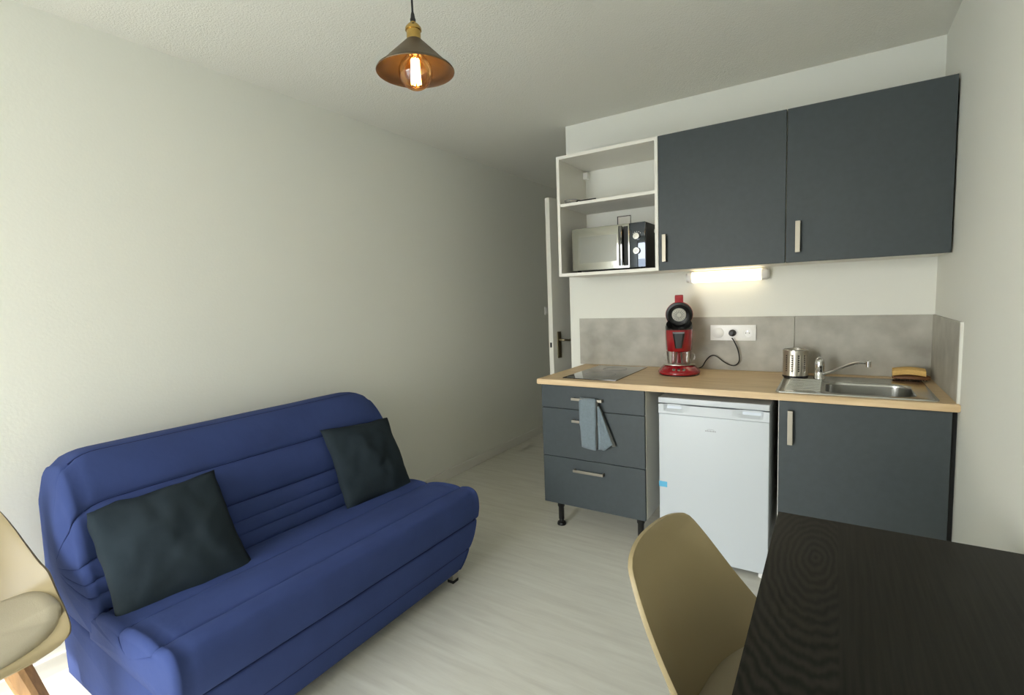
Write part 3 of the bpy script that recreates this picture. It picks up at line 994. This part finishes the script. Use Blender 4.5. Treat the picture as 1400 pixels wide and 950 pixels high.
# ------------------------------------------------------------------ tea towel on the top drawer handle
tw = thing('tea_towel', 'folded blue-grey tea towel hanging over the top drawer handle', 'towel', (0.31, YB - 0.03, 0.795))
l = tw.location


def sheet(name, rows, m, th=0.004, parent=tw):
    bm = bmesh.new()
    vr = [[bm.verts.new(p) for p in row] for row in rows]
    for a, b in zip(vr, vr[1:]):
        for k in range(len(a) - 1):
            bm.faces.new((a[k], a[k + 1], b[k + 1], b[k]))
    o = link(name, bm, m, parent, smooth='all')
    s = o.modifiers.new('thickness', 'SOLIDIFY')
    s.thickness = th
    s.offset = 0
    return o


YHF = YB - 0.028      # front of the handle bar
rows = []
for k in range(19):
    t = k / 18
    if t < 0.06:
        y, z = YHF + 0.004, 0.8045
    else:
        y = YHF - 0.008 - 0.006 * math.sin(t * 3.0)
        z = 0.8035 - (t - 0.06) / 0.94 * 0.262
    row = []
    for j in range(9):
        u = j / 8
        x = 0.252 + 0.098 * u + 0.010 * t * (0.5 - u) * 2 * (1 if t > 0.6 else 0.3) + (0.004 * t)
        zz_ = z - 0.012 * t * math.sin(u * 1.6) * (1 if t > 0.7 else 0)
        row.append((x - l.x, y + 0.0025 * math.sin(u * 5 + t * 4) - l.y, zz_ - l.z))
    rows.append(row)
sheet('front_fold', rows, M['towel'], 0.009)
rows = []
for k in range(12):     # narrow hanging edge beside the front fold
    t = k / 11
    row = []
    for j in range(4):
        u = j / 3
        row.append((0.349 + 0.007 * u - 0.006 * t - l.x, YHF - 0.006 + 0.012 * u - l.y, 0.795 - 0.255 * t - l.z))
    rows.append(row)
sheet('side_fold', rows, M['towel_hem'], 0.004)
rows = []
for k in range(15):     # fanned corner hanging behind, spreading towards the bottom
    t = k / 14
    row = []
    for j in range(9):
        u = j / 8
        x0 = 0.356 + 0.002 * t
        x1 = 0.366 + 0.070 * t
        z = 0.770 - 0.235 * t + 0.030 * t * max(0, u - 0.45) / 0.55 * 1.2
        row.append((x0 + (x1 - x0) * u - l.x, YHF - 0.006 + 0.005 * math.sin(u * 9) * t - l.y, z - l.z))
    rows.append(row)
sheet('rear_fold', rows, M['towel'], 0.004)
rows = []
for k in range(12):
    t = k / 11
    row = []
    for j in range(3):
        u = j / 2
        row.append((0.366 + 0.068 * t + (0.016 * u) * t - l.x, YHF - 0.002 + 0.012 * u - l.y, 0.760 - 0.200 * t - l.z))
    rows.append(row)
sheet('hem', rows, M['towel_hem'], 0.003)

# ------------------------------------------------------------------ pendant lamp
LAMP = (0.350, -1.943, 2.025)
pl = thing('pendant_lamp', 'dark bronze conical pendant lamp with a lit amber globe bulb', 'lamp', LAMP)
RS, HS = 0.113, 0.0905
bm = bmesh.new()
prof = [(RS, 0.0), (RS + 0.001, 0.002), (RS - 0.003, 0.008)]
for k in range(9):
    t = k / 8
    prof.append((RS - 0.010 + (0.022 - RS + 0.010) * t, 0.012 + (HS - 0.012) * t))
lathe(bm, prof, 56)
link('shade', bm, M['lamp_out'], pl, smooth=50)
bm = bmesh.new()
prof2 = [(RS, 0.0), (RS - 0.004, 0.007)]
for k in range(9):
    t = k / 8
    prof2.append((RS - 0.0125 + (0.020 - RS + 0.0125) * t, 0.010 + (HS - 0.012) * t))
lathe(bm, prof2, 56)
link('shade_lining', bm, M['lamp_in'], pl, smooth=50)
bm = bmesh.new()
lathe(bm, [(0, HS - 0.004), (0.0205, HS - 0.004), (0.0205, HS + 0.026), (0.0235, HS + 0.026), (0.0235, HS + 0.031), (0.0225, HS + 0.034), (0.016, HS + 0.042), (0.008, HS + 0.044), (0.008, HS + 0.049), (0, HS + 0.049)], 32)
link('socket', bm, M['brass'], pl, smooth=35)
bm = bmesh.new()
lathe(bm, [(0, HS + 0.047), (0.0078, HS + 0.047), (0.0082, HS + 0.057), (0.0065, HS + 0.061), (0.0055, HS + 0.069), (0.0035, HS + 0.077), (0, HS + 0.077)], 18)
link('strain_relief', bm, M['black_plastic'], pl, smooth=35)
bm = bmesh.new()
tube(bm, [(0, 0, HS + 0.075), (0, 0, ZC - LAMP[2] - 0.02)], 0.0030, 10)
link('cord', bm, M['rubber'], pl, smooth='all')
bm = bmesh.new()
lathe(bm, [(0, ZC - LAMP[2]), (0.05, ZC - LAMP[2]), (0.05, ZC - LAMP[2] - 0.018), (0.046, ZC - LAMP[2] - 0.024), (0, ZC - LAMP[2] - 0.026)], 32)
link('ceiling_rose', bm, M['black_plastic'], pl, smooth=35)
bm = bmesh.new()
BR, BZ = 0.0494, 0.000
prof = [(0, BZ - BR)]
for k in range(1, 17):
    a = R(-90 + 140 * k / 16)
    prof.append((BR * math.cos(a), BZ + BR * math.sin(a)))
prof += [(0.022, BZ + 0.050), (0.0165, BZ + 0.064), (0.0150, HS - 0.004)]
lathe(bm, prof, 36)
bulb = link('bulb', bm, M['bulb_glass'], pl, smooth='all')
for k in range(8):
    a = 2 * math.pi * k / 8
    bm = bmesh.new()
    tube(bm, [(0.010 * math.cos(a), 0.010 * math.sin(a), 0.036), (0.0135 * math.cos(a + 0.3), 0.0135 * math.sin(a + 0.3), -0.032)], 0.0024, 6)
    link('filament', bm, M['filament'], bulb, smooth='all')
bm = bmesh.new()
lathe(bm, [(0, 0.06), (0.006, 0.06), (0.004, 0.03), (0.002, -0.03), (0, -0.03)], 12)
link('stem', bm, M['glass'], bulb, smooth='all')


# ------------------------------------------------------------------ sofa
def seg_profile(pts, bulges, n=16, powr=0.42):
    """closed outline: corners pts[i]; side i bulges outwards by bulges[i] (number), or follows a smooth curve through a list of points"""
    out = []
    for i, (a, b) in enumerate(zip(pts, pts[1:] + pts[:1])):
        if isinstance(bulges[i], list):
            c = spline([(p[0], p[1], 0) for p in [a] + bulges[i] + [b]], 8)
            out += [Vector((p.x, p.y)) for p in c[:-1]]
            continue
        a, b = Vector(a), Vector(b)
        d = b - a
        nrm = Vector((-d.y, d.x)).normalized()
        for k in range(n):
            t = (1 - math.cos(math.pi * k / n)) / 2
            out.append(a + d * t + nrm * bulges[i] * (math.sin(math.pi * t) ** powr))
    return out


def inset_ring(ring, amt):
    xs, zs_ = [p.x for p in ring], [p.y for p in ring]
    cx, cz = (min(xs) + max(xs)) / 2, (min(zs_) + max(zs_)) / 2
    fx, fz = 1 - amt / ((max(xs) - min(xs)) / 2), 1 - amt / ((max(zs_) - min(zs_)) / 2)
    return [Vector((cx + (p.x - cx) * fx, cz + (p.y - cz) * fz)) for p in ring]


def padded(name, outline, y0, y1, m, parent, r_end=0.03, bulge=0.02, height=None, taper=None, seed=0.0, amp=0.004, ny=56, org=(0, 0, 0), pinch=0.006, wr=(6, 3)):
    """outline [(x,z)] swept along y with rounded, bulging ends"""
    rings = []
    cen = sum(outline, Vector((0, 0))) / len(outline)

    def emit(y, ins, scale=1.0, gather=0.0):
        ring = inset_ring(outline, ins) if ins else list(outline)
        o3 = []
        for p in ring:
            x, z = p.x, p.y
            if scale != 1.0:
                x, z = cen.x + (x - cen.x) * scale, cen.y + (z - cen.y) * scale
            yy = y
            if height:
                z2, dx = height(y, z)
                x, z = x + dx, z2
            if taper:
                yy = taper(y, z)
            nz = noise.noise(Vector((x * wr[0] + seed, yy * wr[1] + seed, z * wr[0])))
            nz2 = noise.noise(Vector((x * 22 + seed, yy * 5, z * 22)))
            x += (nz * amp + nz2 * amp * 0.35)
            z += (nz * amp * 0.7 + nz2 * amp * 0.3)
            o3.append((x - org[0], yy - org[1], z - org[2]))
        rings.append(o3)

    for f in (0.25, 0.5, 0.75, 0.92):
        emit(y0 - bulge * (1 - f * f) , r_end, f)
    for k in range(6):
        a = R(90 * k / 5)
        emit(y0 + r_end * (1 - math.cos(a)) * 0.9 + 0.0, r_end * (1 - math.sin(a)))
    emit(y0 + r_end + 0.004, pinch)
    for k in range(1, ny):
        t = k / ny
        emit(y0 + r_end + 0.012 + (y1 - y0 - 2 * r_end - 0.024) * t, 0)
    emit(y1 - r_end - 0.004, pinch)
    for k in range(5, -1, -1):
        a = R(90 * k / 5)
        emit(y1 - r_end * (1 - math.cos(a)) * 0.9, r_end * (1 - math.sin(a)))
    for f in (0.92, 0.75, 0.5, 0.25):
        emit(y1 + bulge * (1 - f * f), r_end, f)
    bm = bmesh.new()
    loft(bm, rings)
    return link(name, bm, m, parent, smooth='all')


SY_N, SY_F = -2.575, -1.195
so_loc = (-0.55, (SY_N + SY_F) / 2, 0.0)
sofa = thing('sofa_bed', 'royal blue quilted fabric sofa bed against the long wall', 'sofa', so_loc)
# seat mattress (outline travels so that the left-hand normal points outwards)
seat_pts = [(-0.66, 0.275), (-0.66, 0.370), (-0.585, 0.380), (-0.39, 0.396), (-0.165, 0.415), (-0.064, 0.283), (-0.12, 0.262)]
padded('seat', seg_profile(seat_pts, [0.0, 0.0, 0.020, 0.022, [(-0.150, 0.428), (-0.105, 0.434), (-0.068, 0.420), (-0.052, 0.385), (-0.050, 0.335), (-0.055, 0.296)], 0.0, 0.0]), SY_N + 0.004, SY_F, M['sofa'], sofa, 0.025, 0.012, seed=1.3, org=so_loc)


def sk_taper(y, z):
    mid = (SY_N + SY_F) / 2
    t = max(0.0, min(1.0, (0.29 - z) / 0.24))
    half = (SY_F - SY_N) / 2
    f = (y - mid) / half
    return y - (0.125 * t * max(0, f) ** 3 if f > 0 else 0.0)


skirt_pts = [(-0.94, 0.040), (-0.94, 0.30), (-0.09, 0.300), (-0.066, 0.278), (-0.072, 0.155), (-0.096, 0.060), (-0.13, 0.052)]
padded('skirt', seg_profile(skirt_pts, [0.0, 0.0, 0.0, 0.012, 0.009, 0.0, 0.0]), SY_N + 0.006, SY_F + 0.0, M['sofa'], sofa, 0.025, 0.012, taper=sk_taper, seed=5.1, org=so_loc)
Z0B, HB, RB = 0.38, 0.485, 0.13


def bk_height(y, z):
    half = (SY_F - SY_N) / 2
    mid = (SY_N + SY_F) / 2
    t = (abs(y - mid) - (half - RB)) / RB
    t = max(0.0, min(1.0, t))
    h = 1 - (RB * 0.8 / HB) * (1 - math.sqrt(max(0, 1 - t * t * 0.985)))
    z2 = Z0B + (z - Z0B) * h if z > Z0B else z
    return z2, (z - z2) * 0.36


back_pts = [(-0.90, 0.30), (-1.035, 0.42), (-1.035, 0.76), (-0.985, 0.845), (-0.815, 0.868), (-0.708, 0.715), (-0.655, 0.555), (-0.625, 0.49), (-0.605, 0.44), (-0.585, 0.385), (-0.60, 0.30)]
padded('backrest', seg_profile(back_pts, [0.0, 0.0, 0.0, 0.014, 0.028, 0.022, 0.009, 0.009, 0.009, 0.0, 0.0], 14), SY_N, SY_F + 0.01, M['sofa'], sofa, 0.03, 0.03, height=bk_height, seed=9.7, org=so_loc, amp=0.005)
# stitched seams lying in the valleys between the padded channels (they follow the same soft waviness)
def seam(x0, z0, y0, y1, seed, amp, height=None, taper=None, r_=0.0032):
    pts = []
    for k in range(61):
        y = y0 + (y1 - y0) * k / 60
        x, z, yy = x0, z0, y
        if height:
            z, dx = height(y, z0)
            x = x0 + dx
        if taper:
            yy = taper(y, z)
        nz = noise.noise(Vector((x * 6 + seed, yy * 3 + seed, z * 6)))
        nz2 = noise.noise(Vector((x * 22 + seed, yy * 5, z * 22)))
        pts.append((x + nz * amp + nz2 * amp * 0.35 - so_loc[0], yy - so_loc[1], z + nz * amp * 0.7 + nz2 * amp * 0.3))
    bm = bmesh.new()
    tube(bm, pts, r_, 6)
    return link('seam', bm, M['sofa_seam'], sofa, smooth='all')


seam(-0.39, 0.397, SY_N + 0.04, SY_F - 0.035, 1.3, 0.004)
seam(-0.165, 0.416, SY_N + 0.04, SY_F - 0.035, 1.3, 0.004)
seam(-0.0655, 0.2815, SY_N + 0.04, SY_F - 0.035, 5.1, 0.004, None, sk_taper)
seam(-0.0715, 0.155, SY_N + 0.04, SY_F - 0.035, 5.1, 0.004, None, sk_taper)
for (sx_, sz_) in ((-0.815, 0.868), (-0.708, 0.715), (-0.655, 0.555), (-0.585, 0.385)):
    seam(sx_, sz_, SY_N + 0.045, SY_F - 0.035, 9.7, 0.005, bk_height)
for (x, y) in ((-0.13, -1.34), (-0.13, SY_N + 0.08), (-0.85, -1.34), (-0.85, SY_N + 0.08)):
    bm = bmesh.new()
    box(bm, x - 0.016 - so_loc[0], x + 0.016 - so_loc[0], y - 0.018 - so_loc[1], y + 0.018 - so_loc[1], 0.012, 0.09, bev=0.003)
    ft = link('foot', bm, M['steel'], sofa, smooth=30)
    bxo('rubber_pad', (x - 0.018 - so_loc[0], x + 0.018 - so_loc[0], y - 0.02 - so_loc[1], y + 0.02 - so_loc[1], 0.0, 0.014), M['rubber'], ft, bev=0.002)


# ------------------------------------------------------------------ cushions
def cushion(label, loc, eul, s, thick, seed):
    bm = bmesh.new()
    n = 28
    grid = {}
    for side in (1, -1):
        for i in range(n + 1):
            for j in range(n + 1):
                u, v = -1 + 2 * i / n, -1 + 2 * j / n
                edge_ = (i in (0, n) or j in (0, n))
                if edge_ and side < 0:
                    grid[(side, i, j)] = grid[(1, i, j)]
                    continue
                prof = ((1 - abs(u) ** 2.4) * (1 - abs(v) ** 2.4)) ** 0.55
                w = 1 - 0.045 * (1 - v * v)
                h = 1 - 0.045 * (1 - u * u)
                wv = noise.noise(Vector((u * 2.2 + seed, v * 2.2, seed)))
                wv2 = noise.noise(Vector((u * 5 + seed, v * 5, 3 + seed)))
                x = side * prof * thick / 2 + (wv * 0.010 + wv2 * 0.004) * (0.4 + prof)
                ew = noise.noise(Vector((u * 3 + seed, v * 3, 9))) * 0.006
                grid[(side, i, j)] = bm.verts.new((x, u * w * s / 2 + ew, v * h * s / 2 + ew))
        for i in range(n):
            for j in range(n):
                q = [grid[(side, i, j)], grid[(side, i + 1, j)], grid[(side, i + 1, j + 1)], grid[(side, i, j + 1)]]
                bm.faces.new(q if side > 0 else q[::-1])
    o = tag(link('cushion', bm, M['cushion'], None, smooth='all'), label, 'cushion', 'slate cushions on the blue sofa')
    o.location = loc
    o.rotation_euler = eul
    return o


cushion('slate grey cushion nearest the taupe chair on the blue sofa', (-0.560, -2.338, 0.543), (R(3.9), R(-36), R(-8.5)), 0.415, 0.12, 2.1)
cushion('slate grey cushion at the far end of the blue sofa', (-0.575, -1.425, 0.565), (R(-3.7), R(-30), R(-2.5)), 0.41, 0.12, 6.4)


# ------------------------------------------------------------------ chairs
def chair(label, loc, rz):
    ch = thing('shell_chair', label, 'chair', loc, rz, 'taupe shell chairs')
    prof = spline([(0.225, 0, 0.438), (0.205, 0, 0.452), (0.10, 0, 0.438), (-0.04, 0, 0.432), (-0.145, 0, 0.450), (-0.198, 0, 0.520), (-0.232, 0, 0.620), (-0.262, 0, 0.725), (-0.285, 0, 0.816)], 6)
    n = len(prof)
    V = [i / (n - 1) for i in range(n)]

    def interp(tab, v):
        for i, ((a, fa), (b, fb)) in enumerate(zip(tab, tab[1:])):
            if v <= b or i == len(tab) - 2:
                t = (v - a) / (b - a)
                sl = lambda q, r_: (r_[1] - q[1]) / (r_[0] - q[0])
                m0 = (sl(tab[i - 1], tab[i + 1]) if i > 0 else sl(tab[i], tab[i + 1])) * (b - a)
                m1 = (sl(tab[i], tab[i + 2]) if i + 2 < len(tab) else sl(tab[i], tab[i + 1])) * (b - a)
                return (2 * t ** 3 - 3 * t * t + 1) * fa + (t ** 3 - 2 * t * t + t) * m0 + (-2 * t ** 3 + 3 * t * t) * fb + (t ** 3 - t * t) * m1

    WID = [(0, 0.125), (0.02, 0.158), (0.05, 0.182), (0.12, 0.206), (0.35, 0.238), (0.55, 0.240), (0.70, 0.222), (0.85, 0.192), (0.95, 0.166), (0.985, 0.152), (1.0, 0.138)]
    CURL = [(0, 0.006), (0.15, 0.030), (0.35, 0.075), (0.52, 0.122), (0.66, 0.105), (0.82, 0.058), (1.0, 0.020)]
    nu = 24
    rows = []
    for i, p in enumerate(prof):
        t = (prof[min(i + 1, n - 1)] - prof[max(i - 1, 0)]).normalized()
        k_ = max(0.0, min(1.0, (V[i] - 0.22) / 0.56))
        k_ = k_ * k_ * (3 - 2 * k_)
        an = R(90 - 76 * k_)
        nrm = Vector((math.cos(an), 0, math.sin(an)))       # edges rise on the seat, wrap forwards on the back
        row = []
        for j in range(nu + 1):
            u = -1 + 2 * j / nu
            w = interp(WID, V[i])
            c = interp(CURL, V[i])
            q = p + nrm * (c * abs(u) ** 2.3)
            # rounded top corners
            drop = 0.0
            if V[i] > 0.8:
                drop = 0.018 * ((V[i] - 0.8) / 0.2) * abs(u) ** 3
            row.append(Vector((q.x, u * w, q.z - drop)))
        rows.append(row)
    bm = bmesh.new()
    vr = [[bm.verts.new(p) for p in row] for row in rows]
    for a, b in zip(vr, vr[1:]):
        for k in range(nu):
            bm.faces.new((a[k], a[k + 1], b[k + 1], b[k]))
    sh_ = link('shell', bm, M['chair'], ch, smooth='all')
    s = sh_.modifiers.new('thickness', 'SOLIDIFY')
    s.thickness = 0.010
    s.offset = 0
    bv = sh_.modifiers.new('round', 'BEVEL')
    bv.width = 0.004
    bv.segments = 3
    bv.limit_method = 'ANGLE'
    # seat pad
    bm = bmesh.new()
    rings = []
    NP = 44
    for (f, dz_) in ((1.0, 0.004), (1.01, 0.012), (0.97, 0.024), (0.85, 0.032), (0.55, 0.036), (0.2, 0.037)):
        ring = []
        for k in range(NP):
            a = 2 * math.pi * k / NP
            cx, sx_ = math.cos(a), math.sin(a)
            px = 0.022 + 0.190 * f * math.copysign(abs(cx) ** 0.72, cx)
            py = 0.222 * f * math.copysign(abs(sx_) ** 0.72, sx_)
            base = interp([(-0.2, 0.458), (-0.1, 0.444), (0.0, 0.436), (0.10, 0.440), (0.25, 0.452)], px)
            ring.append((px, py, base + dz_ + 0.066 * (abs(py) / 0.238) ** 2.3 * (1 if px < 0.1 else 0.5)))
        rings.append(ring)
    loft(bm, rings, True, False)
    bm.verts.ensure_lookup_table()
    bm.faces.new([bm.verts[i] for i in range(5 * NP, 6 * NP)])
    bm.faces.new([bm.verts[i] for i in range(NP)][::-1])
    link('seat_pad', bm, M['chair_pad'], ch, smooth=60)
    # plate and four splayed square-tapered legs
    bxo('seat_plate', (-0.13, 0.13, -0.13, 0.13, 0.405, 0.428), M['black_plastic'], ch, bev=0.01)
    for sx2 in (-1, 1):
        for sy2 in (-1, 1):
            bm = bmesh.new()
            top = Vector((sx2 * 0.105, sy2 * 0.105, 0.418))
            bot_ = Vector((sx2 * 0.215, sy2 * 0.205, 0.0))
            rings = []
            for t in (0.0, 0.12, 0.4, 0.7, 1.0):
                p = top + (bot_ - top) * t
                w = 0.024 - 0.010 * t
                a = math.atan2(sy2, sx2)
                e1 = Vector((math.cos(a), math.sin(a), 0))
                e2 = Vector((-math.sin(a), math.cos(a), 0))
                rings.append([tuple(p + e1 * w * cx + e2 * w * cy) for (cx, cy) in ((1, 0.6), (0.6, 1), (-0.6, 1), (-1, 0.6), (-1, -0.6), (-0.6, -1), (0.6, -1), (1, -0.6))])
            loft(bm, rings)
            link('leg', bm, M['beech'], ch, smooth=30)
    return ch


chair('taupe shell chair standing beside the near end of the blue sofa', (-0.585, -2.885, 0), 0.0)
chair('taupe shell chair pushed under the dark table', (1.335, -2.040, 0), R(-8))

# ------------------------------------------------------------------ table
TX0, TX1, TY0, TY1, TZ = 1.282, XR - 0.004, -2.80, -1.60, 0.742
tb = thing('dining_table', 'black-brown wooden table in the right foreground against the wall', 'table', ((TX0 + TX1) / 2, (TY0 + TY1) / 2, 0))
l = tb.location
bm = bmesh.new()
box(bm, TX0 - l.x, TX1 - l.x, TY0 - l.y, TY1 - l.y, -0.034, 0, bev=0.002)
link('tabletop', bm, M['table'], tb, smooth=30, loc=(0, 0, TZ))
for x in (TX0 + 0.05, TX1 - 0.05):
    for y in (TY0 + 0.05, TY1 - 0.05):
        bm = bmesh.new()
        box(bm, x - 0.028 - l.x, x + 0.028 - l.x, y - 0.028 - l.y, y + 0.028 - l.y, 0, TZ - 0.034, bev=0.002)
        link('leg', bm, M['table'], tb, smooth=30)
for (a, b, c, d) in ((TX0 + 0.07, TX1 - 0.07, TY0 + 0.04, TY0 + 0.058), (TX0 + 0.07, TX1 - 0.07, TY1 - 0.058, TY1 - 0.04)):
    bxo('apron', (a - l.x, b - l.x, c - l.y, d - l.y, TZ - 0.10, TZ - 0.034), M['table'], tb)
